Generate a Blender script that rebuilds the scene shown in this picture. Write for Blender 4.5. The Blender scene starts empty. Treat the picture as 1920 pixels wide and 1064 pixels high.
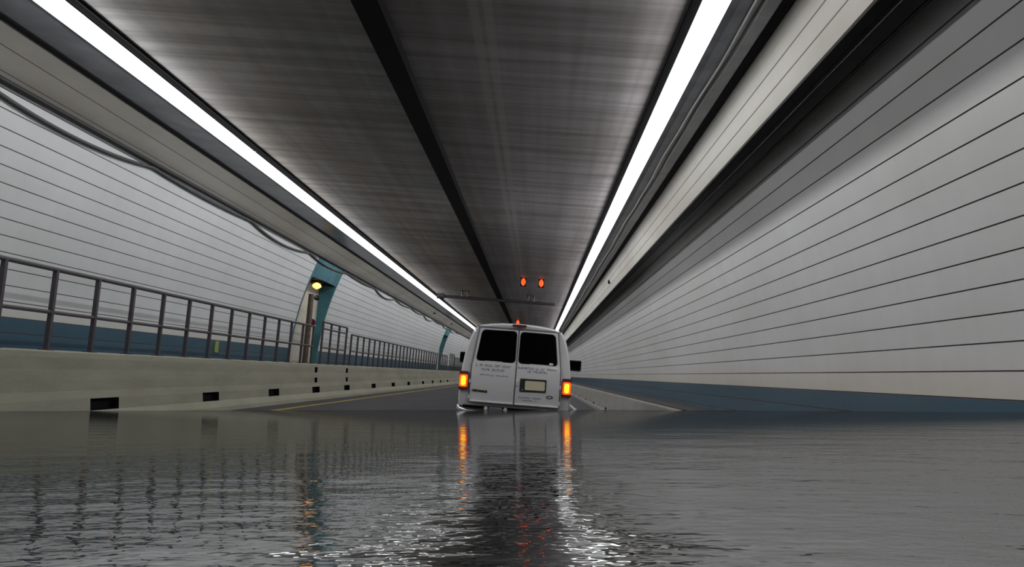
import bpy, math, random
from mathutils import Matrix, Vector

random.seed(7)
S = bpy.context.scene
COL = S.collection

# ------------------------------------------------------------------ camera, world, exposure
F_PX, CX, CY = 1660.0, 960.0, 532.0
EYE = 0.025                                   # height of the lens above the flood water
PITCH = math.atan((767.5 - CY) / F_PX)        # the water's horizon lies below the picture's middle
cam_data = bpy.data.cameras.new('camera')
cam_data.sensor_fit = 'HORIZONTAL'
cam_data.sensor_width = 36.0
cam_data.lens = 36.0 * F_PX / 1920.0
cam_data.clip_start = 0.01
cam_data.clip_end = 400.0
cam = bpy.data.objects.new('camera', cam_data)
COL.objects.link(cam)
cam.location = (0, 0, EYE)
cam.rotation_euler = (math.pi / 2 + PITCH, 0, 0)
S.camera = cam

S.view_settings.view_transform = 'Standard'
S.view_settings.look = 'None'
S.view_settings.gamma = 1.0
S.view_settings.use_curve_mapping = False
S.view_settings.exposure = 0.0
LAMP = 1.8                                    # radiance of the glowing tubes themselves
LAMP_W = 39.5                                 # watts each tube length throws sideways to either wall
S.cycles.caustics_reflective = False
S.cycles.caustics_refractive = False
S.cycles.max_bounces = 10
S.cycles.diffuse_bounces = 6
world = bpy.data.worlds.new('world')
S.world = world
world.use_nodes = True
world.node_tree.nodes['Background'].inputs[0].default_value = (0.02, 0.02, 0.022, 1)
world.node_tree.nodes['Background'].inputs[1].default_value = 0.3

# ------------------------------------------------------------------ the tunnel's own frame
# The road climbs away from the lens and is banked; u runs across, t along, v up from the lens.
VP = (1003.0, 704.0)
BANK = math.radians(4.5)
fw = Vector((0, math.cos(PITCH), math.sin(PITCH)))
up = Vector((0, -math.sin(PITCH), math.cos(PITCH)))
A = ((VP[0] - CX) * Vector((1, 0, 0)) - (VP[1] - CY) * up + F_PX * fw).normalized()
r0 = A.cross(Vector((0, 0, 1))).normalized()
u0 = r0.cross(A)
V = math.cos(BANK) * u0 + math.sin(BANK) * r0
U = math.cos(BANK) * r0 - math.sin(BANK) * u0
M = Matrix(((U.x, A.x, V.x, 0), (U.y, A.y, V.y, 0), (U.z, A.z, V.z, EYE), (0, 0, 0, 1)))


# ------------------------------------------------------------------ materials
def new_mat(name):
    m = bpy.data.materials.new(name)
    m.use_nodes = True
    nt = m.node_tree
    return m, nt, nt.nodes['Principled BSDF']


def node(nt, kind, **kw):
    n = nt.nodes.new(kind)
    for k, v in kw.items():
        setattr(n, k, v)
    return n


def coords(nt, scale):
    tc = node(nt, 'ShaderNodeTexCoord')
    mp = node(nt, 'ShaderNodeMapping')
    mp.inputs['Scale'].default_value = scale
    nt.links.new(tc.outputs['Object'], mp.inputs['Vector'])
    return mp.outputs['Vector']


def noise(nt, scale, detail=4, rough=0.55, s=1.0):
    n = node(nt, 'ShaderNodeTexNoise')
    n.inputs['Scale'].default_value = s
    n.inputs['Detail'].default_value = detail
    n.inputs['Roughness'].default_value = rough
    nt.links.new(coords(nt, scale), n.inputs['Vector'])
    return n.outputs['Fac']


def ramp(nt, fac, stops):
    r = node(nt, 'ShaderNodeValToRGB')
    el = r.color_ramp.elements
    while len(el) < len(stops):
        el.new(0.5)
    for e, (p, c) in zip(el, stops):
        e.position = p
        e.color = (c[0], c[1], c[2], 1)
    nt.links.new(fac, r.inputs['Fac'])
    return r.outputs['Color']


def mix(nt, a, b, fac, mode='MIX'):
    n = node(nt, 'ShaderNodeMix', data_type='RGBA', blend_type=mode)
    for sock, v in ((n.inputs['A'], a), (n.inputs['B'], b)):
        pass
    cols = [i for i in n.inputs if i.type == 'RGBA']
    for s_, v in zip(cols, (a, b)):
        if isinstance(v, tuple):
            s_.default_value = (v[0], v[1], v[2], 1)
        else:
            nt.links.new(v, s_)
    f_ = n.inputs['Factor']
    if isinstance(fac, (int, float)):
        f_.default_value = fac
    else:
        nt.links.new(fac, f_)
    return [o for o in n.outputs if o.type == 'RGBA'][0]


def bump(nt, bsdf, height, strength, dist=0.01):
    b = node(nt, 'ShaderNodeBump')
    b.inputs['Strength'].default_value = strength
    b.inputs['Distance'].default_value = dist
    nt.links.new(height, b.inputs['Height'])
    nt.links.new(b.outputs['Normal'], bsdf.inputs['Normal'])


def plain(name, col, rough=0.5, metal=0.0, var=0.12, scale=6.0, emit=None, power=0.0, coat=0.0):
    m, nt, p = new_mat(name)
    n = noise(nt, (scale, scale, scale))
    lo = tuple(c * (1 - var) for c in col)
    hi = tuple(min(1, c * (1 + var)) for c in col)
    nt.links.new(ramp(nt, n, [(0.3, lo), (0.7, hi)]), p.inputs['Base Color'])
    p.inputs['Roughness'].default_value = rough
    p.inputs['Metallic'].default_value = metal
    p.inputs['Coat Weight'].default_value = coat
    p.inputs['Coat Roughness'].default_value = 0.08
    if emit:
        p.inputs['Emission Color'].default_value = (*emit, 1)
        p.inputs['Emission Strength'].default_value = power
    return m


def tile_mat(name, col, stain, rough=0.35):
    """glazed wall panels: faint soft blotches, soft soot runs down the wall"""
    m, nt, p = new_mat(name)
    big = noise(nt, (0.6, 0.22, 0.9), 5)
    c = ramp(nt, big, [(0.3, stain), (0.62, col)])
    runs = noise(nt, (0.5, 3.0, 0.4), 4)
    c = mix(nt, c, ramp(nt, runs, [(0.3, (0.9, 0.89, 0.88)), (0.7, (1, 1, 1))]), 0.5, 'MULTIPLY')
    # road dust sticking to the lowest white panels
    tc = node(nt, 'ShaderNodeTexCoord')
    sx = node(nt, 'ShaderNodeSeparateXYZ')
    nt.links.new(tc.outputs['Object'], sx.inputs[0])
    dust = node(nt, 'ShaderNodeMapRange', interpolation_type='SMOOTHSTEP')
    dust.inputs['From Min'].default_value = 0.08
    dust.inputs['From Max'].default_value = 0.55
    dust.inputs['To Min'].default_value = 0.6
    dust.inputs['To Max'].default_value = 0.0
    nt.links.new(sx.outputs['Z'], dust.inputs['Value'])
    c = mix(nt, c, mix(nt, c, (0.95, 0.86, 0.70), 1.0, 'MULTIPLY'), dust.outputs['Result'])
    nt.links.new(c, p.inputs['Base Color'])
    p.inputs['Roughness'].default_value = rough
    bump(nt, p, noise(nt, (14, 14, 14), 2), 0.15, 0.01)
    return m


def ceiling_mat():
    """sooty concrete: cross bands from the formwork, long streaks, two pale seams beside the right lane"""
    m, nt, p = new_mat('ceiling_concrete')
    bands = noise(nt, (0.25, 4.2, 0.2), 3, 0.6)
    streak = noise(nt, (1.6, 0.035, 1), 4, 0.6)
    blot = noise(nt, (0.5, 0.3, 1), 5, 0.6)
    c = ramp(nt, bands, [(0.35, (0.26, 0.25, 0.245)), (0.62, (0.47, 0.46, 0.46))])
    c = mix(nt, c, ramp(nt, streak, [(0.35, (0.45, 0.43, 0.4)), (0.62, (1, 1, 1))]), 0.8, 'MULTIPLY')
    stain = noise(nt, (0.9, 0.05, 1), 3, 0.5)
    tcs = node(nt, 'ShaderNodeTexCoord')
    sxs = node(nt, 'ShaderNodeSeparateXYZ')
    nt.links.new(tcs.outputs['Object'], sxs.inputs[0])
    lane = node(nt, 'ShaderNodeMapRange')
    lane.inputs['From Min'].default_value = -1.4
    lane.inputs['From Max'].default_value = -2.2
    nt.links.new(sxs.outputs['X'], lane.inputs['Value'])
    tint = mix(nt, (0.95, 0.90, 0.94), ramp(nt, stain, [(0.42, (1, 1, 1)), (0.62, (0.98, 0.86, 0.68))]), lane.outputs['Result'])
    c = mix(nt, c, tint, 0.8, 'MULTIPLY')
    c = mix(nt, c, ramp(nt, blot, [(0.3, (0.6, 0.56, 0.52)), (0.65, (1, 1, 1))]), 0.7, 'MULTIPLY')
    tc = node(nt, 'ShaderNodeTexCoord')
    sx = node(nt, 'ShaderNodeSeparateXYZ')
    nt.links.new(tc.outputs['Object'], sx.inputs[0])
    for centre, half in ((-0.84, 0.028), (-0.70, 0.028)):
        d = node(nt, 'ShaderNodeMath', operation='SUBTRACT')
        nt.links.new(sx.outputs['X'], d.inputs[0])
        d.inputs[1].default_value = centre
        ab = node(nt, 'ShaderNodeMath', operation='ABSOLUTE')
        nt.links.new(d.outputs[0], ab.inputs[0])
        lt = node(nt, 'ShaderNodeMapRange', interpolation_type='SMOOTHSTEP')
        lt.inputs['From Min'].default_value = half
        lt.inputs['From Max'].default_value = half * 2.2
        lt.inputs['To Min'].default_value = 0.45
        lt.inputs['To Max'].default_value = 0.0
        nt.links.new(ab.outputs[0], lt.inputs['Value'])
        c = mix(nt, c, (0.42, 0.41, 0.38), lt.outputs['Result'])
    nt.links.new(c, p.inputs['Base Color'])
    p.inputs['Roughness'].default_value = 0.6
    bump(nt, p, bands, 0.3, 0.02)
    return m


def concrete_mat(name, lo, hi):
    m, nt, p = new_mat(name)
    n = noise(nt, (1.2, 0.5, 3), 6, 0.65)
    g = noise(nt, (30, 30, 30), 3)
    c = ramp(nt, n, [(0.3, lo), (0.7, hi)])
    c = mix(nt, c, ramp(nt, g, [(0.3, (0.85, 0.85, 0.83)), (0.7, (1, 1, 1))]), 0.6, 'MULTIPLY')
    nt.links.new(c, p.inputs['Base Color'])
    p.inputs['Roughness'].default_value = 0.7
    bump(nt, p, g, 0.2, 0.005)
    return m


def water_mat():
    """still, murky water: a dim mirror, rippled near by and lying calmer towards the van"""
    m = bpy.data.materials.new('flood_water')
    m.use_nodes = True
    nt = m.node_tree
    nt.nodes.clear()
    out = node(nt, 'ShaderNodeOutputMaterial')
    gl = node(nt, 'ShaderNodeBsdfGlossy')
    gl.inputs['Color'].default_value = (0.58, 0.58, 0.575, 1)
    gl.inputs['Roughness'].default_value = 0.03
    df = node(nt, 'ShaderNodeBsdfDiffuse')
    df.inputs['Color'].default_value = (0.012, 0.013, 0.014, 1)
    ad = node(nt, 'ShaderNodeAddShader')
    a = noise(nt, (7.0, 7.5, 1), 6, 0.62)
    b = noise(nt, (22, 75, 1), 2, 0.5)
    s = node(nt, 'ShaderNodeMath', operation='MULTIPLY_ADD')
    nt.links.new(b, s.inputs[0])
    s.inputs[1].default_value = 0.08
    nt.links.new(a, s.inputs[2])
    tc = node(nt, 'ShaderNodeTexCoord')
    sx = node(nt, 'ShaderNodeSeparateXYZ')
    nt.links.new(tc.outputs['Object'], sx.inputs[0])
    ab = node(nt, 'ShaderNodeMath', operation='ABSOLUTE')
    nt.links.new(sx.outputs['Y'], ab.inputs[0])
    pl = node(nt, 'ShaderNodeMath', operation='ADD')
    nt.links.new(ab.outputs[0], pl.inputs[0])
    pl.inputs[1].default_value = 0.08
    amp = node(nt, 'ShaderNodeMath', operation='DIVIDE')
    amp.inputs[0].default_value = 0.00078
    pw = node(nt, 'ShaderNodeMath', operation='POWER')
    nt.links.new(pl.outputs[0], pw.inputs[0])
    pw.inputs[1].default_value = 0.9
    nt.links.new(pw.outputs[0], amp.inputs[1])
    h = node(nt, 'ShaderNodeMath', operation='MULTIPLY')
    nt.links.new(s.outputs[0], h.inputs[0])
    nt.links.new(amp.outputs[0], h.inputs[1])
    bp = node(nt, 'ShaderNodeBump')
    bp.inputs['Strength'].default_value = 1.0
    bp.inputs['Distance'].default_value = 1.0
    nt.links.new(h.outputs[0], bp.inputs['Height'])
    nt.links.new(bp.outputs['Normal'], gl.inputs['Normal'])
    nt.links.new(gl.outputs[0], ad.inputs[0])
    nt.links.new(df.outputs[0], ad.inputs[1])
    nt.links.new(ad.outputs[0], out.inputs['Surface'])
    return m


TILE = tile_mat('glazed_white_panel', (0.74, 0.735, 0.74), (0.66, 0.65, 0.63))
TILE_LEFT = tile_mat('glazed_cool_white_panel', (0.70, 0.715, 0.725), (0.63, 0.64, 0.64))
TILE_BLUE = tile_mat('glazed_blue_panel', (0.045, 0.115, 0.19), (0.035, 0.085, 0.14))
GROUT = plain('dark_panel_joint', (0.10, 0.075, 0.07), 0.8)
CORNICE = tile_mat('cornice_panel', (0.46, 0.445, 0.40), (0.33, 0.305, 0.265), 0.5)
SOOT_AND_SHADE = plain('sooty_black_paint_and_shade', (0.012, 0.012, 0.014), 0.7)  # black fittings, and the shade painted into the right cornice slot
SOOT_AND_SHADE.node_tree.nodes['Principled BSDF'].inputs['Specular IOR Level'].default_value = 0.05
CEIL = ceiling_mat()
ALUM = plain('brushed_metal_gutter', (0.15, 0.155, 0.175), 0.28, 0.85, 0.4, 2.0)
ASPHALT = concrete_mat('asphalt', (0.032, 0.03, 0.035), (0.056, 0.051, 0.06))
CONC = concrete_mat('barrier_concrete', (0.31, 0.30, 0.225), (0.43, 0.415, 0.32))
CONC_GREY = concrete_mat('grey_barrier_concrete', (0.27, 0.26, 0.235), (0.36, 0.345, 0.31))
LEDGE = concrete_mat('dirty_ledge', (0.03, 0.025, 0.022), (0.06, 0.052, 0.047))
YELLOW = plain('yellow_road_paint', (0.42, 0.30, 0.03), 0.6, 0, 0.3, 3)
WHITE_LINE = plain('white_road_paint', (0.6, 0.6, 0.58), 0.6, 0, 0.2, 3)
RAIL = plain('dark_railing_paint', (0.06, 0.05, 0.058), 0.45)
TEAL = plain('teal_paint', (0.05, 0.17, 0.205), 0.4, 0, 0.3, 2)
CREAM = plain('cream_wall_paint', (0.5, 0.48, 0.40), 0.6)
BROWN = plain('brown_pipe_paint', (0.11, 0.075, 0.055), 0.5)
RED_PAINT = plain('dark_red_paint', (0.12, 0.015, 0.03), 0.4)
CABLE = plain('grey_cable', (0.06, 0.06, 0.06), 0.6)
CONDUIT = plain('pale_conduit', (0.4, 0.38, 0.37), 0.4, 0.4)
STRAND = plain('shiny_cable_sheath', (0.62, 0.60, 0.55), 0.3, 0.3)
GLOW = plain('fluorescent_glow', (0.9, 0.9, 0.9), 0.4, 0, 0, 1, (0.97, 0.985, 1.0), LAMP)
WARM = plain('warm_lamp_glow', (0.9, 0.6, 0.2), 0.4, 0, 0, 1, (1.0, 0.42, 0.1), 3.0)
SIGNAL = plain('red_signal_glow', (0.6, 0.05, 0.01), 0.4, 0, 0, 1, (1.0, 0.085, 0.012), 1.6)
PAINT = plain('white_van_paint', (0.90, 0.885, 0.90), 0.26, 0, 0.02, 2, coat=0.6)
GLASS = plain('dark_tinted_glass', (0.003, 0.003, 0.004), 0.12, 0, 0.1, 3)
GLASS.node_tree.nodes['Principled BSDF'].inputs['Specular IOR Level'].default_value = 0.02
RUBBER = plain('black_rubber', (0.012, 0.012, 0.013), 0.6)
SEAM = plain('door_seam', (0.13, 0.12, 0.13), 0.6)
CHROME = plain('chrome', (0.55, 0.56, 0.58), 0.14, 1.0, 0.05, 3)
STEEL = plain('dull_steel', (0.22, 0.23, 0.24), 0.4, 0.8)
PLATE = plain('cream_plate', (0.88, 0.79, 0.55), 0.5, 0, 0.04, 3)
LENS_DARK = plain('unlit_red_lens', (0.10, 0.008, 0.012), 0.2, coat=0.5)
LENS_LIT = plain('glowing_red_lens', (0.5, 0.03, 0.01), 0.25, 0, 0, 1, (1.0, 0.075, 0.006), 1.5)
CORE_LIT = plain('brake_lamp_core', (0.8, 0.3, 0.02), 0.3, 0, 0, 1, (1.0, 0.52, 0.012), 3.2)
HIGH_LENS = plain('dull_red_lens', (0.22, 0.02, 0.025), 0.25, coat=0.4)
INK = plain('faded_violet_lettering', (0.33, 0.31, 0.38), 0.5)
DECAL = plain('white_decal', (0.95, 0.86, 0.66), 0.5)
SIGN_YELLOW = plain('yellow_green_sign', (0.30, 0.33, 0.07), 0.5)
WATER = water_mat()


# ------------------------------------------------------------------ mesh helpers
class MB:
    def __init__(self):
        self.v, self.f, self.m, self.s = [], [], [], []

    def add(self, verts, faces, mi=0, smooth=False):
        o = len(self.v)
        self.v += [tuple(p) for p in verts]
        for fc in faces:
            self.f.append([o + i for i in fc])
            self.m.append(mi)
            self.s.append(smooth)
        return self

    def box(self, x0, x1, y0, y1, z0, z1, mi=0):
        return self.add([(x0, y0, z0), (x1, y0, z0), (x1, y1, z0), (x0, y1, z0),
                         (x0, y0, z1), (x1, y0, z1), (x1, y1, z1), (x0, y1, z1)],
                        [(0, 3, 2, 1), (4, 5, 6, 7), (0, 1, 5, 4), (1, 2, 6, 5), (2, 3, 7, 6), (3, 0, 4, 7)], mi)

    def quad(self, a, b, c, d, mi=0):
        return self.add([a, b, c, d], [(0, 1, 2, 3)], mi)

    def prism(self, prof, y0, y1, mi=0, closed=True, smooth=False):
        """extrude an (x, z) profile along y"""
        n = len(prof)
        vs = [(p[0], y0, p[1]) for p in prof] + [(p[0], y1, p[1]) for p in prof]
        fs = [(i, (i + 1) % n, n + (i + 1) % n, n + i) for i in range(n if closed else n - 1)]
        self.add(vs, fs, mi, smooth)
        if closed:
            self.add(vs, [tuple(range(n))[::-1], tuple(range(n, 2 * n))], mi)
        return self

    def tube(self, pts, r, seg=10, mi=0, caps=True):
        pts = [Vector(p) for p in pts]
        rings = []
        for i, p in enumerate(pts):
            d = (pts[min(i + 1, len(pts) - 1)] - pts[max(i - 1, 0)]).normalized()
            a = d.cross(Vector((0, 0, 1)))
            if a.length < 1e-3:
                a = d.cross(Vector((1, 0, 0)))
            a.normalize()
            b = a.cross(d).normalized()
            rr = r[i] if isinstance(r, (list, tuple)) else r
            rings.append([p + rr * (math.cos(2 * math.pi * k / seg) * a + math.sin(2 * math.pi * k / seg) * b) for k in range(seg)])
        vs = [q for rg in rings for q in rg]
        fs = []
        for i in range(len(pts) - 1):
            for k in range(seg):
                k2 = (k + 1) % seg
                fs.append((i * seg + k, i * seg + k2, (i + 1) * seg + k2, (i + 1) * seg + k))
        self.add(vs, fs, mi, True)
        if caps:
            e = (len(pts) - 1) * seg
            self.add(vs, [tuple(range(seg))[::-1], tuple(range(e, e + seg))], mi)
        return self

    def build(self, name, mats, parent=None, loc=(0, 0, 0), bevel=0.0):
        me = bpy.data.meshes.new(name)
        me.from_pydata(self.v, [], self.f)
        for m in (mats if isinstance(mats, (list, tuple)) else [mats]):
            me.materials.append(m)
        me.polygons.foreach_set('material_index', self.m)
        me.polygons.foreach_set('use_smooth', self.s)
        me.update()
        o = bpy.data.objects.new(name, me)
        COL.objects.link(o)
        if parent:
            o.parent = parent
            o.location = loc
        else:
            o.matrix_world = M @ Matrix.Translation(loc)
        if bevel:
            b = o.modifiers.new('bevel', 'BEVEL')
            b.width = bevel
            b.segments = 2
            b.limit_method = 'ANGLE'
        return o


def tag(o, label, cat=None, group=None, kind=None):
    o['label'] = label
    if cat:
        o['category'] = cat
    if group:
        o['group'] = group
    if kind:
        o['kind'] = kind
    return o


def struct(o, label=None):
    o['kind'] = 'structure'
    if label:
        o['label'] = label
    return o


def empty(name, loc, label, cat, group=None):
    o = bpy.data.objects.new(name, None)
    COL.objects.link(o)
    o.empty_display_size = 0.2
    o.matrix_world = M @ Matrix.Translation(loc)
    return tag(o, label, cat, group)


def copy_tree(o, loc, label):
    c = o.copy()
    COL.objects.link(c)
    c.matrix_world = M @ Matrix.Translation(loc)
    c['label'] = label
    for ch in o.children:
        k = ch.copy()
        COL.objects.link(k)
        k.parent = c
        for g in ch.children:
            q = g.copy()
            COL.objects.link(q)
            q.parent = k
    return c


ORD = ['first', 'second', 'third', 'fourth', 'fifth', 'sixth', 'seventh', 'eighth', 'ninth', 'tenth', 'eleventh',
       'twelfth', 'thirteenth', 'fourteenth', 'fifteenth']

# ------------------------------------------------------------------ structure
T0, T1 = -9.0, 100.0
ROAD = -1.15
CV = 3.40                                      # ceiling level above the lens


def wall_u_left(v): return -7.3 + 0.032 * v + 0.06 * v * v
def wall_u_right(v): return 3.56 - 0.0836 * v - 0.06 * v * v


NICHES = [(26.15, 29.35), (64.9, 67.7)]


def wall_profile(fu, v0, p, below, above, side):
    """rows of panels of equal height with narrow sunk joints between them: (u, v, material) strips"""
    vs = [v0]
    v = v0
    for _ in range(above):
        e = 1e-3
        sl = (fu(v + e) - fu(v)) / e
        v += p / math.sqrt(1 + sl * sl)
        vs.append(v)
    v = v0
    for _ in range(below):
        v -= p
        vs.insert(0, v)
    strips = []
    g = 0.006
    for i in range(len(vs) - 1):
        a, b = vs[i], vs[i + 1]
        blue = (b <= v0 + 1e-6)
        strips.append(((fu(a + g), a + g), (fu(b - g), b - g), 1 if blue else 0))
        d = 0.008 * side
        if i < len(vs) - 2:
            strips.append(((fu(b - g), b - g), (fu(b) + d, b), 2))
            strips.append(((fu(b) + d, b), (fu(b + g), b + g), 2))
    return strips


def build_wall(name, strips, spans, mats, label):
    m = MB()
    for a, b, mi in strips:
        for t0, t1 in spans:
            m.quad((a[0], t0, a[1]), (a[0], t1, a[1]), (b[0], t1, b[1]), (b[0], t0, b[1]), mi)
    return struct(m.build(name, mats), label)


spans = [(T0, NICHES[0][0]), (NICHES[0][1], NICHES[1][0]), (NICHES[1][1], T1)]
SL = wall_profile(wall_u_left, 0.228, 0.2154, 3, 14, -1)
build_wall('wall_left', SL, spans, [TILE_LEFT, TILE_BLUE, GROUT], 'curved white panelled wall with a blue band, left of the road')
SR = wall_profile(wall_u_right, 0.088, 0.2178, 3, 17, 1)
build_wall('wall_right', SR, [(T0, T1)], [TILE, TILE_BLUE, GROUT], 'curved white panelled wall with a blue band, right of the road')

for nm, t, lab in (('wall_front', T0, 'end of the tunnel behind the viewer'), ('wall_back', T1, 'dark far end of the tunnel behind the van')):
    m = MB()
    m.box(-7.4, 3.7, t - 0.05, t + 0.05, -1.2, 3.7)
    struct(m.build(nm, ASPHALT), lab)

m = MB()
m.box(-6.0, 2.62, T0, T1, ROAD - 0.1, ROAD)
floor = struct(m.build('floor', ASPHALT), 'dark asphalt road climbing away under the flood')
m = MB()
m.box(-5.42, -5.30, T0, T1, ROAD, ROAD + 0.004)
m.build('yellow_line', YELLOW, floor)
m = MB()
m.box(1.52, 1.64, T0, T1, ROAD, ROAD + 0.004)
m.build('white_line', WHITE_LINE, floor)

m = MB()
m.box(-7.45, -6.38, T0, T1, -0.52, -0.42)
struct(m.build('walkway', LEDGE), 'raised walkway behind the left barrier')
m = MB()
m.box(2.755, 3.65, T0, T1, -0.6, -0.412)
struct(m.build('ledge', LEDGE), 'dark dirty ledge between right barrier and blue band')

m = MB()
m.box(-6.1, 2.05, T0, T1, CV, CV + 0.08)
struct(m.build('ceiling', CEIL), 'sooty grey concrete tunnel ceiling')
# void above the right cornice, its shade painted on as black faces
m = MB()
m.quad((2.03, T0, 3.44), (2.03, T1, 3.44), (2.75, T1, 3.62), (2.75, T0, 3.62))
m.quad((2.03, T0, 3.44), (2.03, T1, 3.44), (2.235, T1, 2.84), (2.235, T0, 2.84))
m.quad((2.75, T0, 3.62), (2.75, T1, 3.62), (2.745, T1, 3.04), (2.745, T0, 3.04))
struct(m.build('trim_slot_shade', SOOT_AND_SHADE), 'slot with painted-in black shade between right cornice and wall top')


def cornice(name, a, b, lines, thick, label):
    """sloping panel from a (ceiling edge) to b (lower lip) in rows split by thin joints"""
    m = MB()
    ax, az = a
    bx, bz = b
    pts = [0.0] + lines + [1.0]
    ln = math.hypot(bx - ax, bz - az)
    g = 0.006 / ln
    P = lambda s: (ax + (bx - ax) * s, az + (bz - az) * s)
    for i in range(len(pts) - 1):
        s0 = pts[i] + (g if i else 0)
        s1 = pts[i + 1] - (g if i < len(pts) - 2 else 0)
        p, q = P(s0), P(s1)
        m.quad((p[0], T0, p[1]), (p[0], T1, p[1]), (q[0], T1, q[1]), (q[0], T0, q[1]), 0)
        if i < len(pts) - 2:
            r = P(s1 + 2 * g)
            m.quad((q[0], T0, q[1]), (q[0], T1, q[1]), (r[0], T1, r[1]), (r[0], T0, r[1]), 1)
    d = thick
    m.quad((bx, T0, bz), (bx, T1, bz), (bx + d, T1, bz + 0.01), (bx + d, T0, bz + 0.01), 0)
    return struct(m.build(name, [CORNICE, GROUT]), label)


cornice('trim_left', (-6.04, CV), (-6.66, 3.05), [0.42, 0.86], -0.03, 'pale sloping cornice panel above the left wall')
cornice('trim_right', (1.99, CV), (2.20, 2.83), [0.45, 0.72], 0.035, 'pale sloping cornice panel above the right wall')

for nm, pr, lab in (('trim_gutter_left', [(-5.28, 3.36), (-5.36, 3.345), (-5.95, 3.385), (-5.95, 3.40), (-5.28, 3.40)], 'dark metal gutter outside the left light strip'),
                    ('trim_gutter_right', [(1.47, 3.36), (1.53, 3.345), (1.90, 3.385), (1.90, 3.40), (1.47, 3.40)], 'shiny metal gutter outside the right light strip')):
    m = MB()
    m.prism(pr, T0, T1)
    struct(m.build(nm, ALUM), lab)
for nm, u_a, u_b in (('trim_seam_left', -6.04, -5.95), ('trim_seam_right', 1.90, 1.985)):
    m = MB()
    m.box(u_a, u_b, T0, T1, 3.372, 3.40)
    struct(m.build(nm, SOOT_AND_SHADE), 'black gap between the gutter and the cornice')
for nm, u_a, u_b, lab in (('trim_rail_left', -4.96, -4.845, 'black rail along the inner side of the left light strip'),
                          ('trim_rail_right', 1.135, 1.215, 'black rail along the inner side of the right light strip')):
    m = MB()
    m.box(u_a, u_b, T0, T1, 3.372, CV)
    struct(m.build(nm, SOOT_AND_SHADE), lab)
m = MB()
m.box(-1.937, -1.68, T0, T1, 3.27, CV)
struct(m.build('trim_beam', SOOT_AND_SHADE), 'black beam running along the middle of the ceiling')

# ------------------------------------------------------------------ water
m = MB()
inv = M.inverted()
wt = MB()
# the water's outline follows the walls; it ends where it would be under the road
ring = []
for uu, t in ((-7.6, T0 + 0.1), (3.9, T0 + 0.1), (3.9, 34.0), (-7.6, 34.0)):
    P = M @ Vector((uu, t, 0))
    ring.append((P.x, P.y, 0.0))
wt.add(ring, [(0, 1, 2, 3)])
me = bpy.data.meshes.new('water')
me.from_pydata(wt.v, [], wt.f)
me.materials.append(WATER)
water = bpy.data.objects.new('water', me)
COL.objects.link(water)
struct(water, 'murky rippled flood water filling the lower road')

# ------------------------------------------------------------------ barriers
def barrier(name, prof, holes, mats, label, side):
    """prof runs from the road up the front, over the top and down the back; holes[band] = [(t0, t1)]"""
    m = MB()
    for i in range(len(prof) - 1):
        a, b = prof[i], prof[i + 1]
        cuts = sorted(holes.get(i, []))
        t = T0 + 0.06
        segs = []
        for c0, c1 in cuts:
            segs.append((t, c0))
            t = c1
        segs.append((t, T1 - 0.06))
        for s0, s1 in segs:
            m.quad((a[0], s0, a[1]), (a[0], s1, a[1]), (b[0], s1, b[1]), (b[0], s0, b[1]))
    o = tag(m.build(name, mats), label, 'barrier')
    for i, lst in holes.items():
        a, b = prof[i], prof[i + 1]
        for c0, c1 in lst:
            k = MB()
            d = 0.12 * side
            A_, B_ = (a[0] + d, a[1]), (b[0] + d, b[1])
            k.quad((A_[0], c0, A_[1]), (A_[0], c1, A_[1]), (B_[0], c1, B_[1]), (B_[0], c0, B_[1]))
            for t in (c0, c1):
                k.quad((a[0], t, a[1]), (A_[0], t, A_[1]), (B_[0], t, B_[1]), (b[0], t, b[1]))
            k.quad((a[0], c0, a[1]), (a[0], c1, a[1]), (A_[0], c1, A_[1]), (A_[0], c0, A_[1]))
            k.quad((b[0], c0, b[1]), (b[0], c1, b[1]), (B_[0], c1, B_[1]), (B_[0], c0, B_[1]))
            h = k.build('drain_opening' if c1 - c0 > 0.4 else 'slot_opening', SOOT_AND_SHADE, o)
    return o


drains = [12.5, 16.63, 20.67, 24.66, 28.73, 33.5, 38.16, 42.84, 48.36, 52.89, 57.4, 62.0]
PL = [(-5.93, ROAD), (-5.95, -1.07), (-6.03, -0.955), (-6.05, -0.79), (-6.075, -0.68), (-6.085, -0.54), (-6.10, -0.40),
      (-6.105, -0.25), (-6.115, -0.18), (-6.13, -0.165), (-6.40, -0.165), (-6.40, ROAD)]
slots = [(24.55, 24.85), (28.62, 28.92)]
barrier('concrete_barrier', PL, {2: [(t - 0.42, t + 0.42) for t in drains], 4: slots, 6: slots}, CONC,
        'long pale concrete barrier under the railing, left of the road', -1)
PR = [(2.47, ROAD), (2.48, -1.05), (2.52, -0.99), (2.53, -0.92), (2.585, -0.45), (2.60, -0.43), (2.75, -0.43), (2.75, ROAD)]
barrier('concrete_barrier', PR, {2: [(t - 0.3, t + 0.3) for t in (31.0, 37.3, 43.2, 49.5, 55.5)]}, CONC_GREY,
        'low concrete barrier right of the van, below the dark ledge', 1)

# ------------------------------------------------------------------ ceiling lights
FIX = 7.6


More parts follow.
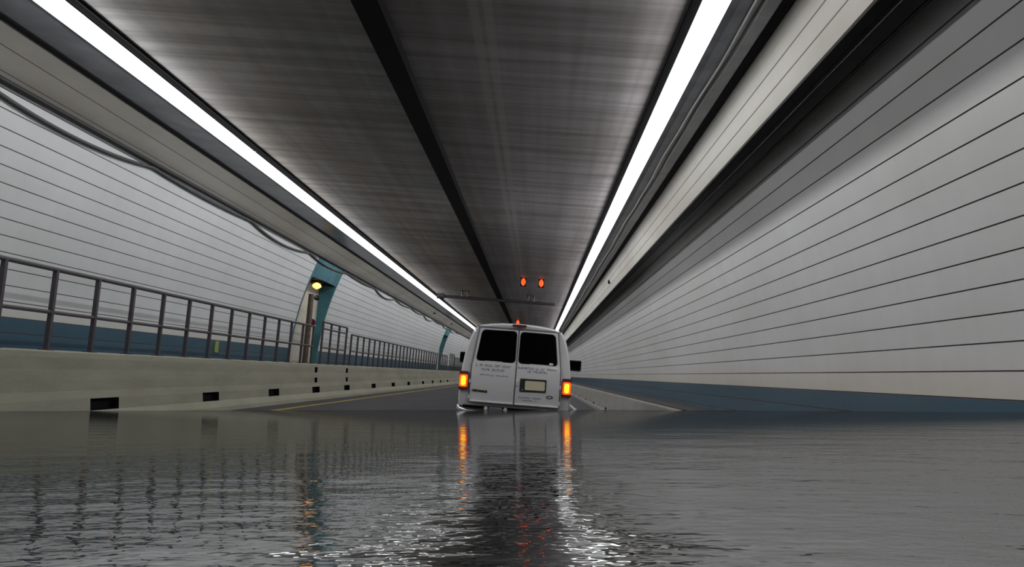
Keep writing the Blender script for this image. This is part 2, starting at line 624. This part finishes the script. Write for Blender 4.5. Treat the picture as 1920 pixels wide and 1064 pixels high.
def light_proto(u_a, u_b, loc, label):
    uc, hw = (u_a + u_b) / 2, (u_b - u_a) / 2
    o = empty('ceiling_light', (uc, *loc), label, 'light', 'fluorescent lights along the ceiling')
    k = MB()
    k.prism([(-hw, 0.0), (-hw, -0.03), (-hw + 0.012, -0.03), (-hw + 0.012, -0.012), (hw - 0.012, -0.012), (hw - 0.012, -0.03), (hw, -0.03), (hw, 0.0)], 0.02, FIX - 0.02)
    k.build('housing', SOOT_AND_SHADE, o)
    for i in range(4):
        k = MB()
        w = hw - 0.014
        prof = [(-w, -0.014)] + [(-w * math.cos(a), -0.05 - 0.095 * math.sin(a)) for a in [math.pi * j / 12 for j in range(13)]] + [(w, -0.014)]
        L = FIX / 4
        k.prism(prof, i * L + 0.02, (i + 1) * L - 0.012, smooth=False)
        k.build('light_tube', GLOW, o)
    for sg, tilt in ((-1, 68 if uc > 0 else 40), (1, 68 if uc < 0 else 25)):
        d = bpy.data.lights.new('tube_light', 'AREA')
        d.shape = 'RECTANGLE'
        d.size = 0.10
        d.size_y = FIX - 0.1
        d.energy = LAMP_W
        d.color = (0.97, 0.985, 1.0)
        d.spread = math.radians(148)
        lo = bpy.data.objects.new('tube_light', d)
        COL.objects.link(lo)
        lo.parent = o
        lo.location = (sg * (hw + 0.015), FIX / 2, -0.125)
        lo.rotation_euler = (0, -sg * math.radians(tilt), 0)
    return o


starts = [-8.3 + FIX * i for i in range(14)]
for side, (u_a, u_b) in (('left', (-5.26, -4.97)), ('right', (1.205, 1.462))):
    pl = None
    for i, t in enumerate(starts):
        k = i - 2
        if k >= 0:
            lab = f"glowing white light tubes, {ORD[k]} length of the {side} strip counting from the picture's top"
        else:
            lab = f"glowing white light tubes of the {side} strip, {'just' if i == 1 else 'farthest'} behind the viewer"
        if pl is None:
            pl = light_proto(u_a, u_b, (t, CV), lab)
        else:
            copy_tree(pl, ((u_a + u_b) / 2, t, CV), lab)

# ------------------------------------------------------------------ railings on the left barrier
RU = -6.22
RB = -0.165


def railing(name, ts, heights, label, cat, ext=(0, 0)):
    o = empty(name, (RU, ts[0], RB), label, cat, 'railings on the left barrier')
    t0 = ts[0]
    top = max(heights)
    for i, h in enumerate(sorted(heights, reverse=True)):
        k = MB()
        k.tube([(0, -ext[0], h - RB), (0, ts[-1] - t0 + ext[1], h - RB)], 0.030 if i == 0 else 0.026)
        k.build('top_rail' if i == 0 else 'mid_rail', RAIL, o)
    first = None
    for t in ts:
        if first is None:
            k = MB()
            k.box(-0.028, 0.028, -0.028, 0.028, 0.012, top - RB)
            k.box(-0.07, 0.07, -0.07, 0.07, 0.0, 0.012)
            first = k.build('post', RAIL, o)
        else:
            c = first.copy()
            COL.objects.link(c)
            c.parent = o
            c.location = (0, t - t0, 0)
    return o


RT, RM = 0.868, 0.32
railing('guard_railing', [24.45 - 1.11 * k for k in range(15)][::-1], [RT, RM], 'dark metal railing on the barrier, nearest stretch before the lit alcove', 'railing', (0.5, 0))
railing('guard_railing', [29.56 + 1.09 * k for k in range(31)], [RT, RM], 'dark metal railing on the barrier, long stretch between the two alcoves', 'railing')
railing('guard_railing', [68.2 + 1.1 * k for k in range(12)], [RT, RM], 'farthest dark railing, beyond the distant alcove beside the van', 'railing')
railing('access_gate', [25.5, 26.55, 27.65, 28.75], [1.06, RT, RM], 'taller dark gate with three rails in front of the lit alcove', 'gate')
railing('access_gate', [64.2, 65.3, 66.4, 67.5], [1.06, RT, RM], 'taller gate in front of the distant alcove by the van', 'gate')


# ------------------------------------------------------------------ alcoves in the left wall
def niche(t0, t1, lit, label):
    o = empty('wall_alcove', (-7.3, t0, -0.42), label, 'alcove', 'teal framed alcoves in the left wall')
    o['kind'] = 'thing'
    L = t1 - t0
    bz = -0.42
    ub = -7.42                                  # back wall, upright
    vtop, vhead = 3.02, 2.42
    rel = lambda u, v: (u + 7.3, v - bz)
    vs = [bz + (vtop - bz) * i / 14 for i in range(15)]
    # back panel
    k = MB()
    a, b = rel(ub, bz), rel(ub, vhead + 0.1)
    k.box(a[0] - 0.05, a[0], 0, L, a[1], b[1])
    k.build('back_panel', CREAM, o)
    # side reveals: wedges growing deeper towards the top as the wall leans in
    for nm, tt in (('side_reveal', 0.0), ('side_reveal', L)):
        k = MB()
        s = 1 if tt == 0 else -1
        for i in range(14):
            v0_, v1_ = vs[i], vs[i + 1]
            p = [rel(ub, v0_), rel(wall_u_left(v0_), v0_), rel(wall_u_left(v1_), v1_), rel(ub, v1_)]
            w = 0.02 * s
            fr = [(q[0], tt, q[1]) for q in p]
            bk = [(q[0], tt + w, q[1]) for q in p]
            k.add(fr + bk, [(0, 1, 2, 3), (7, 6, 5, 4), (1, 5, 6, 2), (0, 3, 7, 4)])
        k.build(nm, TEAL, o)
    # frame strips on the wall face each side
    for tt in (-0.10, L):
        k = MB()
        for i in range(14):
            p, q = rel(wall_u_left(vs[i]) + 0.012, vs[i]), rel(wall_u_left(vs[i + 1]) + 0.012, vs[i + 1])
            p2, q2 = (p[0] - 0.012, p[1]), (q[0] - 0.012, q[1])
            y0, y1 = tt, tt + 0.10
            k.quad((p[0], y0, p[1]), (p[0], y1, p[1]), (q[0], y1, q[1]), (q[0], y0, q[1]))
            k.quad((p[0], y0, p[1]), (q[0], y0, q[1]), (q2[0], y0, q2[1]), (p2[0], y0, p2[1]))
            k.quad((p[0], y1, p[1]), (q[0], y1, q[1]), (q2[0], y1, q2[1]), (p2[0], y1, p2[1]))
        k.build('frame', TEAL, o)
    # header: closes the opening at the top, slightly bowed out
    k = MB()
    nseg = 10
    for i in range(nseg):
        y0, y1 = L * i / nseg, L * (i + 1) / nseg
        bow = lambda y: 0.05 * math.sin(math.pi * y / L)
        lo0, lo1 = rel(wall_u_left(vhead) + bow(y0), vhead), rel(wall_u_left(vhead) + bow(y1), vhead)
        hi0, hi1 = rel(wall_u_left(vtop) + 0.005, vtop), rel(wall_u_left(vtop) + 0.005, vtop)
        k.quad((lo0[0], y0, lo0[1]), (lo1[0], y1, lo1[1]), (hi1[0], y1, hi1[1]), (hi0[0], y0, hi0[1]))
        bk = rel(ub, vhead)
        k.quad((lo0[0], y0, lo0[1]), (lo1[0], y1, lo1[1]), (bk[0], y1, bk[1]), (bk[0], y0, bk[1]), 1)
    k.build('header', [TEAL, SOOT_AND_SHADE], o)
    return o


niche(*NICHES[0], True, 'teal framed alcove with a glowing lamp, behind the gate')
niche(*NICHES[1], False, 'distant teal alcove left of the van mirror')

# standpipe and lamp in the near alcove
o = empty('standpipe', (-6.98, 26.75, -0.42), 'brown upright pipe with valves inside the lit alcove', 'pipe')
k = MB()
k.tube([(0, 0, 0.03), (0, 0, 2.35)], 0.085, 14)
k.build('pipe', BROWN, o)
k = MB()
k.tube([(0, 0, 0.0), (0, 0, 0.03)], 0.15, 14)
k.build('foot_flange', BROWN, o)
k = MB()
k.tube([(0.0, 0.05, 2.28), (0.05, 0.5, 2.28)], 0.055, 10)
k.tube([(0.05, 0.46, 2.28), (0.05, 0.56, 2.28)], 0.085, 12)
k.build('branch_outlet', RUBBER, o)
k = MB()
k.tube([(0.0, 0.05, 1.5), (0.03, 0.30, 1.5)], 0.05, 10)
k.tube([(0.03, 0.24, 1.5), (0.03, 0.30, 1.5)], 0.11, 14)
k.build('valve', RED_PAINT, o)

o = empty('alcove_lamp', (-7.05, 27.55, 2.42), 'small orange glowing lamp under the header of the lit alcove', 'lamp')
k = MB()
k.tube([(0, 0, 0), (0, 0, -0.06)], 0.16, 14)
k.build('lamp_base', SOOT_AND_SHADE, o)
k = MB()
rr = [0.02, 0.10, 0.13, 0.145, 0.13, 0.08, 0.01]
k.tube([(0, 0, -0.06 - 0.035 * i) for i in range(7)], rr, 16)
k.build('lamp_globe', WARM, o)

k = MB()
k.box(0, 0.02, -0.11, 0.11, -0.13, 0.13)
tag(k.build('wall_sign', SIGN_YELLOW, None, (wall_u_left(0.08) + 0.002, 20.05, 0.08), 0.004), 'small yellow green plate on the blue band behind the railing', 'sign')

# ------------------------------------------------------------------ pipes and cables along the walls
k = MB()
k.tube([(0, T0 + 0.1, 0), (0, T1 - 0.1, 0)], 0.035, 10)
tag(k.build('wall_pipe', RUBBER, None, (-6.60, 0, 3.015)), 'straight black pipe along the top of the left wall', 'pipe')
k = MB()
pts = []
t = 4.0
n = 0
while t < 74:
    ph = (t - 4.0) / 5.2
    fr = ph - math.floor(ph)
    sag = (0.10 + 0.06 * math.sin(math.floor(ph) * 2.3)) * 4 * fr * (1 - fr)
    v = 2.955 - sag
    pts.append((wall_u_left(v) + 0.05, t, v))
    t += 0.26
k.tube(pts, 0.026, 8)
tag(k.build('sagging_cable', CABLE), 'dark cable sagging in loops below the left wall pipe', 'cable')
k = MB()
k.tube([(0, T0 + 0.1, 0), (0, T1 - 0.1, 0)], 0.009, 8)
tag(k.build('conduit', CONDUIT, None, (2.61, 0, 3.10)), 'thin pale conduit in the black slot above the right wall', 'conduit')

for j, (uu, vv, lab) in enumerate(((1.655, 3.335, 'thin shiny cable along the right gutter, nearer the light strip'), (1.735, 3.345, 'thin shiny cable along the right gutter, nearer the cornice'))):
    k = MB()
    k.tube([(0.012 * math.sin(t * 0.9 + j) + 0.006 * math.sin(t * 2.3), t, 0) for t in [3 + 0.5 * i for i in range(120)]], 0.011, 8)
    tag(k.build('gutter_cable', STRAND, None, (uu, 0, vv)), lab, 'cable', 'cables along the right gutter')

# ------------------------------------------------------------------ things hanging from the ceiling beyond the van
o = empty('hanging_crossbar', (-1.87, 38.2, CV), 'dark bar hung crosswise under the ceiling beyond the van', 'bar')
k = MB()
k.tube([(-2.5, 0, -0.30), (2.5, 0, -0.30)], 0.065, 12)
k.build('bar', RAIL, o)
k = MB()
k.tube([(-2.62, 0, -0.30), (-2.3, 0, -0.30)], 0.12, 12)
k.build('end_box', RAIL, o)
for x in (-1.42, 1.45):
    k = MB()
    k.tube([(x - 0.12, 0, 0.0), (x - 0.12, 0, -0.30)], 0.035, 8)
    k.tube([(x + 0.12, 0, 0.0), (x + 0.12, 0, -0.30)], 0.035, 8)
    k.box(x - 0.2, x + 0.2, -0.08, 0.08, -0.02, 0.0)
    k.build('hanger', RAIL, o)


def signal(u, t, sc, label):
    o = empty('signal_lamp', (u, t, CV - 0.002), label, 'signal lamp', 'red signal lamps on the ceiling')
    k = MB()
    k.box(-0.10 * sc, 0.10 * sc, 0.0, 0.12, -0.30 * sc, 0.0)
    k.build('housing', SOOT_AND_SHADE, o, bevel=0.01)
    k = MB()
    k.tube([(0, -0.045, -0.15 * sc), (0, -0.03, -0.15 * sc), (0, 0.005, -0.15 * sc)], [0.05 * sc, 0.075 * sc, 0.08 * sc], 16)
    k.v = [(p[0], p[1], (p[2] + 0.15 * sc) * 1.7 - 0.15 * sc) for p in k.v]
    k.build('lens', SIGNAL, o)


signal(-0.655, 31.2, 1.0, 'red signal lamp on the ceiling above the van, nearer the black beam')
signal(-0.02, 31.2, 1.0, 'red signal lamp on the ceiling above the van, nearer the right light strip')
signal(-1.33, 56.0, 1.2, 'tiny far red signal lamp just over the van roof')

for u, v, t, nx, lab in ((2.11, 3.08, 27.6, -1, 'small dark box on the right cornice'), (-6.3, 3.24, 53.0, 1, 'small dark box on the left cornice, nearer one'),
                         (-6.3, 3.24, 64.0, 1, 'small dark box on the left cornice, farther one near the van')):
    k = MB()
    k.box(-0.05, 0.05, -0.08, 0.08, -0.06, 0.05)
    tag(k.build('junction_box', SOOT_AND_SHADE, None, (u, t, v), 0.01), lab, 'junction box', 'junction boxes on the cornices')

# ------------------------------------------------------------------ the van
VX, VT = -0.357, 16.6
van = empty('van', (VX, VT, ROAD), 'white passenger van with glowing tail lights, half sunk in the flood', 'van')


def lerp_tab(tab, z):
    if z <= tab[0][0]:
        return tab[0][1]
    for (a, fa), (b, fb) in zip(tab, tab[1:]):
        if z <= b:
            s = (z - a) / (b - a)
            return fa + (fb - fa) * s
    return tab[-1][1]


HALF = [(0.33, 0.98), (0.45, 1.035), (0.60, 1.05), (0.85, 1.05), (1.10, 1.035), (1.30, 1.012), (1.50, 0.985), (1.70, 0.935), (1.85, 0.885), (1.93, 0.85), (1.985, 0.80)]


def ry(x, z):
    """the rear face: lower doors bulge a little, the upper half leans forward"""
    y = 0.0
    if z > 1.28:
        y = (z - 1.28) * 0.16
    lower = max(0.0, 1 - ((z - 0.88) / 0.45) ** 2)
    y -= 0.045 * lower
    y += 0.05 * min(1.15, abs(x)) ** 3
    return y


def ring_pts(y_frac, hw_s, top, low):
    """half profile from the bottom centre to the top centre, mirrored"""
    zt = 1.985
    out = [(0.0, low)]
    for z, w in [(0.33, 0.98), (0.45, 1.03), (0.60, 1.05), (0.85, 1.05), (1.10, 1.035), (1.30, 1.012), (1.50, 0.985), (1.70, 0.935), (1.85, 0.885), (1.93, 0.85), (1.985, 0.80), (2.02, 0.72), (2.05, 0.56), (2.075, 0.32), (2.085, 0.0)]:
        out.append((w * hw_s, low + (z - 0.33) * (top - low) / (2.085 - 0.33)))
    return out


# body shell: rear face grid + loft to the nose
k = MB()
stations = [(0.0, 0.965, 2.055, 0.36, True), (0.035, 0.99, 2.08, 0.34, True), (0.10, 1.0, 2.095, 0.33, True), (0.6, 1.0, 2.10, 0.33, False), (2.0, 1.0, 2.10, 0.33, False), (3.2, 1.0, 2.09, 0.33, False),
            (3.7, 0.995, 2.05, 0.33, False), (3.95, 0.985, 1.93, 0.33, False), (4.35, 0.975, 1.55, 0.33, False), (4.6, 0.965, 1.33, 0.34, False), (5.1, 0.95, 1.22, 0.36, False), (5.35, 0.92, 1.10, 0.40, False), (5.42, 0.86, 0.95, 0.45, False)]
rings = []
for (y, s, top, low, rear) in stations:
    half = ring_pts(0, s, top, low)
    full = half + [(-p[0], p[1]) for p in half[-2:0:-1]]
    rg = []
    for x, z in full:
        yy = y
        if y < 0.6:
            yy = y + (ry(x, z) + 0.02 if z > 0.4 else 0.0) * (1 - y / 0.6)
        rg.append((x, yy, z))
    rings.append(rg)
n = len(rings[0])
vs = [p for r in rings for p in r]
fs = []
for i in range(len(rings) - 1):
    for j in range(n):
        j2 = (j + 1) % n
        fs.append((i * n + j, i * n + j2, (i + 1) * n + j2, (i + 1) * n + j))
k.add(vs, fs, 0, True)
# rear cap as rows of quads between mirrored points
h = len(ring_pts(0, 1, 2, 0.3))
for base in (0, (len(rings) - 1) * n):
    for j in range(1, h - 2):
        a, b = base + j, base + j + 1
        c, d = base + n - j - 1, base + n - j
        k.add([vs[a], vs[b], vs[c], vs[d]], [(0, 1, 2, 3)], 0, True)
    k.add([vs[base + 0], vs[base + 1], vs[base + n - 1]], [(0, 1, 2)], 0, True)
    k.add([vs[base + h - 2], vs[base + h - 1], vs[base + h]], [(0, 1, 2)], 0, True)
body = k.build('body', PAINT, van)


def sheet(x_of, z0, z1, nx, nz, off, thick):
    """a curved plate lying on the van's rear face; x_of(z) gives its two side edges"""
    mb = MB()
    front, back = [], []
    for j in range(nz + 1):
        z = z0 + (z1 - z0) * j / nz
        xa, xb = x_of(z)
        for i in range(nx + 1):
            x = xa + (xb - xa) * i / nx
            y = ry(x, z)
            front.append((x, y - off - thick, z))
            back.append((x, y - off, z))
    w = nx + 1
    fs = [(j * w + i, j * w + i + 1, (j + 1) * w + i + 1, (j + 1) * w + i) for j in range(nz) for i in range(nx)]
    mb.add(front, fs, 0, True)
    rim = [i for i in range(nx + 1)] + [j * w + nx for j in range(1, nz + 1)] + [nz * w + i for i in range(nx - 1, -1, -1)] + [j * w for j in range(nz - 1, 0, -1)]
    vv = [front[i] for i in rim] + [back[i] for i in rim]
    m_ = len(rim)
    mb.add(vv, [(i, (i + 1) % m_, m_ + (i + 1) % m_, m_ + i) for i in range(m_)], 0, False)
    return mb


def rounded(pts, r, seg=6):
    """round the corners of an (x, z) polygon"""
    out = []
    n_ = len(pts)
    for i in range(n_):
        p = Vector(pts[i])
        a = Vector(pts[i - 1])
        b = Vector(pts[(i + 1) % n_])
        da = (a - p).normalized()
        db = (b - p).normalized()
        for s in range(seg + 1):
            q = s / seg
            out.append(tuple((1 - q) ** 2 * (p + da * r) + 2 * q * (1 - q) * p + q * q * (p + db * r)))
    return out


def plate(poly, off, thick, mi=0, mb=None, flat=None):
    """a thin solid outline lying on the rear face"""
    mb = mb or MB()
    n_ = len(poly)
    Y = (lambda x, z: flat) if flat is not None else ry
    fr = [(x, Y(x, z) - off - thick, z) for x, z in poly]
    bk = [(x, Y(x, z) - off, z) for x, z in poly]
    mb.add(fr + bk, [tuple(range(n_))] + [(i, (i + 1) % n_, n_ + (i + 1) % n_, n_ + i) for i in range(n_)], mi)
    return mb


def strip(a, b, w, off, thick, mb, nn=8):
    """a narrow band on the rear face from a to b"""
    for i in range(nn):
        p = Vector(a).lerp(Vector(b), i / nn)
        q = Vector(a).lerp(Vector(b), (i + 1) / nn)
        d = (q - p).normalized()
        s = Vector((-d.y, d.x)) * w / 2
        plate([tuple(p - s), tuple(q - s), tuple(q + s), tuple(p + s)], off, thick, 0, mb)


def side_edge(z): return lerp_tab([(0.56, 0.835), (1.2, 0.83), (1.35, 0.82), (1.95, 0.735)], z)


doors = []
for sgn, nm in ((-1, 'left'), (1, 'right')):
    xo = (lambda z: (-side_edge(z), -0.012)) if sgn < 0 else (lambda z: (0.012, side_edge(z)))
    d = sheet(xo, 0.565, 1.965, 14, 30, -0.012, 0.022).build('rear_door', PAINT, van)
    d['label'] = 'left rear door with a white decal over a dark badge' if sgn < 0 else 'right rear door carrying the number plate'
    doors.append(d)
dl, dr = doors
# seams round the doors
k = MB()
for sg in (-1, 1):
    strip((sg * 0.840, 0.565), (sg * 0.835, 1.25), 0.016, 0.0, 0.013, k, 6)
    strip((sg * 0.835, 1.25), (sg * 0.742, 1.97), 0.016, 0.0, 0.013, k, 6)
strip((-0.78, 1.975), (0.78, 1.975), 0.014, 0.0, 0.013, k, 12)
strip((0, 0.565), (0, 1.97), 0.016, 0.0, 0.0085, k, 12)
k.build('door_seal', SEAM, van)
# rain gutter line under the roof
k = MB()
strip((-0.80, 1.992), (0.80, 1.992), 0.012, 0.012, 0.01, k, 14)
k.build('roof_seam', SEAM, van)

# rear windows, with rubber surround
WL = [(-0.757, 1.352), (-0.036, 1.352), (-0.042, 1.932), (-0.683, 1.925)]
for door, sg in ((dl, -1), (dr, 1)):
    pts = WL if sg < 0 else [(-x, z) for x, z in WL][::-1]
    cx_ = sum(p[0] for p in pts) / 4
    cz_ = sum(p[1] for p in pts) / 4
    big = [((x - cx_) * 1.035 + cx_, (z - cz_) * 1.04 + cz_) for x, z in pts]
    f_ = plate(rounded(big, 0.085), 0.009, 0.006).build('window_rubber', RUBBER, door)
    plate(rounded(pts, 0.075), 0.014, 0.005).build('window', GLASS, door)
# sticker on the right window
plate([(0.645 + 0.042 * math.cos(a), 1.372 + 0.024 * math.sin(a)) for a in [2 * math.pi * i / 16 for i in range(16)]], 0.019, 0.003).build('sticker', DECAL, dr)

# tail lights
for sg in (-1, 1):
    poly = lambda x0, x1, z0, z1: [(sg * x0, z0), (sg * x1, z0), (sg * x1, z1), (sg * x0, z1)][::sg]
    tl = plate(rounded(poly(0.880, 1.045, 0.775, 1.128), 0.02), -0.02, 0.05).build('tail_light', LENS_DARK, van)
    plate(rounded(poly(0.888, 1.040, 0.835, 1.065), 0.035), 0.028, 0.012).build('brake_lens', LENS_LIT, tl)
    plate(rounded(poly(0.922, 1.008, 0.862, 1.038), 0.04), 0.038, 0.010).build('lit_core', CORE_LIT, tl)
# high brake lamp on the roof edge
k = MB()
k.box(-0.135, 0.135, 0.045, 0.14, 2.032, 2.068)
k.build('high_brake_lamp', HIGH_LENS, van, bevel=0.008)

# number plate in its dark recess frame
hp = plate(rounded([(0.09, 0.822), (0.582, 0.835), (0.582, 1.075), (0.09, 1.068)], 0.02), 0.006, 0.014).build('plate_frame', RUBBER, dr)
plate(rounded([(0.186, 0.864), (0.556, 0.868), (0.556, 1.038), (0.186, 1.034)], 0.025), 0.018, 0.008).build('number_plate', PLATE, dr)
k = MB()
k.tube([(0.14, ry(0.14, 0.86) - 0.02, 0.86), (0.14, ry(0.14, 0.86) - 0.034, 0.86)], 0.022, 12)
k.build('door_lock', STEEL, dr)
# badges
plate([(-0.635 + 0.075 * math.cos(a), 0.835 + 0.036 * math.sin(a)) for a in [2 * math.pi * i / 20 for i in range(20)]], 0.010, 0.004).build('decal', DECAL, dl)
plate([(-0.79, 0.765), (-0.505, 0.755), (-0.505, 0.797), (-0.79, 0.805)], 0.010, 0.006).build('dark_badge', RUBBER, dl)
k = MB()
for x0, x1 in ((-0.80, -0.76), (-0.695, -0.665), (-0.635, -0.60), (-0.575, -0.54)):
    plate([(x0, 0.777), (x1, 0.777), (x1, 0.792), (x0, 0.792)], 0.016, 0.005, 0, k)
k.build('badge_lettering', CHROME, dl)
k = MB()
nn = 20
for i in range(nn):
    a, b = 2 * math.pi * i / nn, 2 * math.pi * (i + 1) / nn
    E_ = lambda t_, s: (0.657 + 0.062 * s * math.cos(t_), 0.760 + 0.030 * s * math.sin(t_))
    plate([E_(a, 1), E_(b, 1), E_(b, 0.62), E_(a, 0.62)], 0.010, 0.006, 0, k)
k.build('oval_badge', RUBBER, dr)
# faded rows of lettering, too blurred to read
def words(rows, door):
    for x0, x1, z0, z1, hh in rows:
        mb = MB()
        x = x0
        while x < x1 - 0.02:
            w = random.choice((0.022, 0.03, 0.036))
            if random.random() < 0.12:
                x += 0.035
            s = (x - x0) / (x1 - x0)
            z = z0 + (z1 - z0) * s
            a = random.random()
            if a < 0.4:
                plate([(x, z), (x + w * 0.35, z), (x + w * 0.35, z + hh), (x, z + hh)], 0.010, 0.002, 0, mb)
                plate([(x, z), (x + w, z), (x + w, z + hh * 0.3), (x, z + hh * 0.3)], 0.010, 0.002, 0, mb)
            elif a < 0.75:
                plate([(x, z), (x + w * 0.8, z), (x + w * 0.8, z + hh), (x, z + hh)], 0.010, 0.002, 0, mb)
            else:
                plate([(x, z + hh * 0.6), (x + w, z + hh * 0.6), (x + w, z + hh), (x, z + hh)], 0.010, 0.002, 0, mb)
                plate([(x, z), (x + w * 0.4, z), (x + w * 0.4, z + hh), (x, z + hh)], 0.010, 0.002, 0, mb)
            x += w + 0.007
        mb.build('lettering', INK, door)


words([(-0.755, -0.09, 1.238, 1.238, 0.046), (-0.645, -0.19, 1.165, 1.165, 0.042), (-0.695, -0.13, 1.072, 1.072, 0.026)], dl)
words([(0.03, 0.775, 1.245, 1.245, 0.042), (0.185, 0.615, 1.185, 1.185, 0.042), (0.075, 0.51, 0.705, 0.705, 0.026), (0.12, 0.44, 0.655, 0.655, 0.024)], dr)
# rolled lip under the doors
for sg, d in ((-1, dl), (1, dr)):
    k = MB()
    k.tube([(sg * (0.015 + 0.815 * i / 10), ry(0.815 * i / 10, 0.58) - 0.012, 0.585) for i in range(11)], 0.02, 12)
    k.build('lower_lip', PAINT, d)
# hinges
for sg in (-1, 1):
    for z in (0.66, 0.955):
        k = MB()
        x = sg * 0.845
        y = ry(x, z)
        k.tube([(x, y - 0.022, z - 0.035), (x, y - 0.022, z + 0.035)], 0.015, 10)
        k.build('hinge', PAINT, dl if sg < 0 else dr)
# centre handle
k = MB()
k.box(0.018, 0.06, ry(0, 0.98) - 0.045, ry(0, 0.98) - 0.012, 0.93, 1.02)
k.build('door_handle', PAINT, dr, bevel=0.006)

# rear bumper
k = MB()
prof = []
for i in range(13):
    a = math.pi * i / 12
    prof.append((-0.045 - 0.10 * math.sin(a), 0.405 + 0.10 * -math.cos(a)))
pts_x = [(-1.06, 0.09), (-1.05, 0.02), (-1.0, -0.02), (-0.85, -0.04), (0, -0.06), (0.85, -0.04), (1.0, -0.02), (1.05, 0.02), (1.06, 0.09)]
vs = []
for x, dy in pts_x:
    for y, z in prof:
        vs.append((x, y + dy + 0.05, z))
w = len(prof)
fs = [(i * w + j, i * w + j + 1, (i + 1) * w + j + 1, (i + 1) * w + j) for i in range(len(pts_x) - 1) for j in range(w - 1)]
fs += [(i * w + w - 1, i * w, (i + 1) * w, (i + 1) * w + w - 1) for i in range(len(pts_x) - 1)]
k.add(vs, fs, 0, True)
bumper = k.build('rear_bumper', CHROME, van)
k = MB()
k.box(-0.94, 0.94, -0.13, 0.05, 0.503, 0.511)
k.build('step_pad', RUBBER, bumper)
k = MB()
k.box(-0.45, -0.20, -0.19, -0.10, 0.38, 0.505)
k.build('bumper_plate', STEEL, bumper, bevel=0.02)
for x in (-0.50, -0.14):
    k = MB()
    k.tube([(x, -0.15, 0.475), (x, -0.185, 0.475)], 0.035, 12)
    k.build('reflector', DECAL, bumper)

# side mirrors
for sg in (-1, 1):
    k = MB()
    k.box(sg * 1.12 if sg > 0 else -1.40, 1.40 if sg > 0 else -1.12, 3.80, 3.93, 1.31, 1.56)
    mr = k.build('side_mirror', RUBBER, van, bevel=0.03)
    k = MB()
    x0, x1 = sorted((sg * 1.145, sg * 1.375))
    k.box(x0, x1, 3.793, 3.80, 1.34, 1.535)
    k.build('mirror_glass', GLASS, mr)
    k = MB()
    k.tube([(sg * 0.95, 3.9, 1.40), (sg * 1.15, 3.87, 1.40)], 0.03, 8)
    k.tube([(sg * 0.95, 3.9, 1.48), (sg * 1.15, 3.87, 1.48)], 0.03, 8)
    k.build('mirror_arm', RUBBER, mr)

# side glass and windscreen
for sg in (-1, 1):
    for y0, y1 in ((0.35, 1.45), (1.55, 2.65), (2.75, 3.55)):
        k = MB()
        rows = [(1.33, y0, y1), (1.5, y0, y1), (1.7, y0 + 0.02, y1 - 0.02), (1.84, y0 + 0.05, y1 - 0.05)]
        vs = []
        for z, a, b in rows:
            xx = sg * (lerp_tab(HALF, z) + 0.006)
            vs += [(xx, a, z), (xx, b, z)]
        k.add(vs, [(2 * i, 2 * i + 1, 2 * i + 3, 2 * i + 2) for i in range(3)], 0, True)
        k.build('side_window', GLASS, van)
k = MB()
k.quad((-0.86, 4.36, 1.60), (0.86, 4.36, 1.60), (0.78, 3.98, 1.95), (-0.78, 3.98, 1.95))
k.build('windscreen', GLASS, van)
# wheels
for sg in (-1, 1):
    for y in (1.1, 4.45):
        k = MB()
        xa, xb = sg * 0.78, sg * 1.02
        N = 28
        prof = [(xa, 0.22), (xa, 0.33), (xa + sg * 0.03, 0.365), (xb - sg * 0.03, 0.365), (xb, 0.33), (xb, 0.22)]
        vs = [(px, y + r * math.cos(2 * math.pi * i / N), 0.365 + r * math.sin(2 * math.pi * i / N)) for i in range(N) for px, r in prof]
        w = len(prof)
        fs = [(i * w + j, i * w + (j + 1) % w, ((i + 1) % N) * w + (j + 1) % w, ((i + 1) % N) * w + j) for i in range(N) for j in range(w)]
        k.add(vs, fs, 0, True)
        wh = k.build('wheel', RUBBER, van)
        k = MB()
        k.tube([(xa + sg * 0.02, y, 0.365), (xb - sg * 0.02, y, 0.365)], 0.222, 24)
        k.build('rim', STEEL, wh)
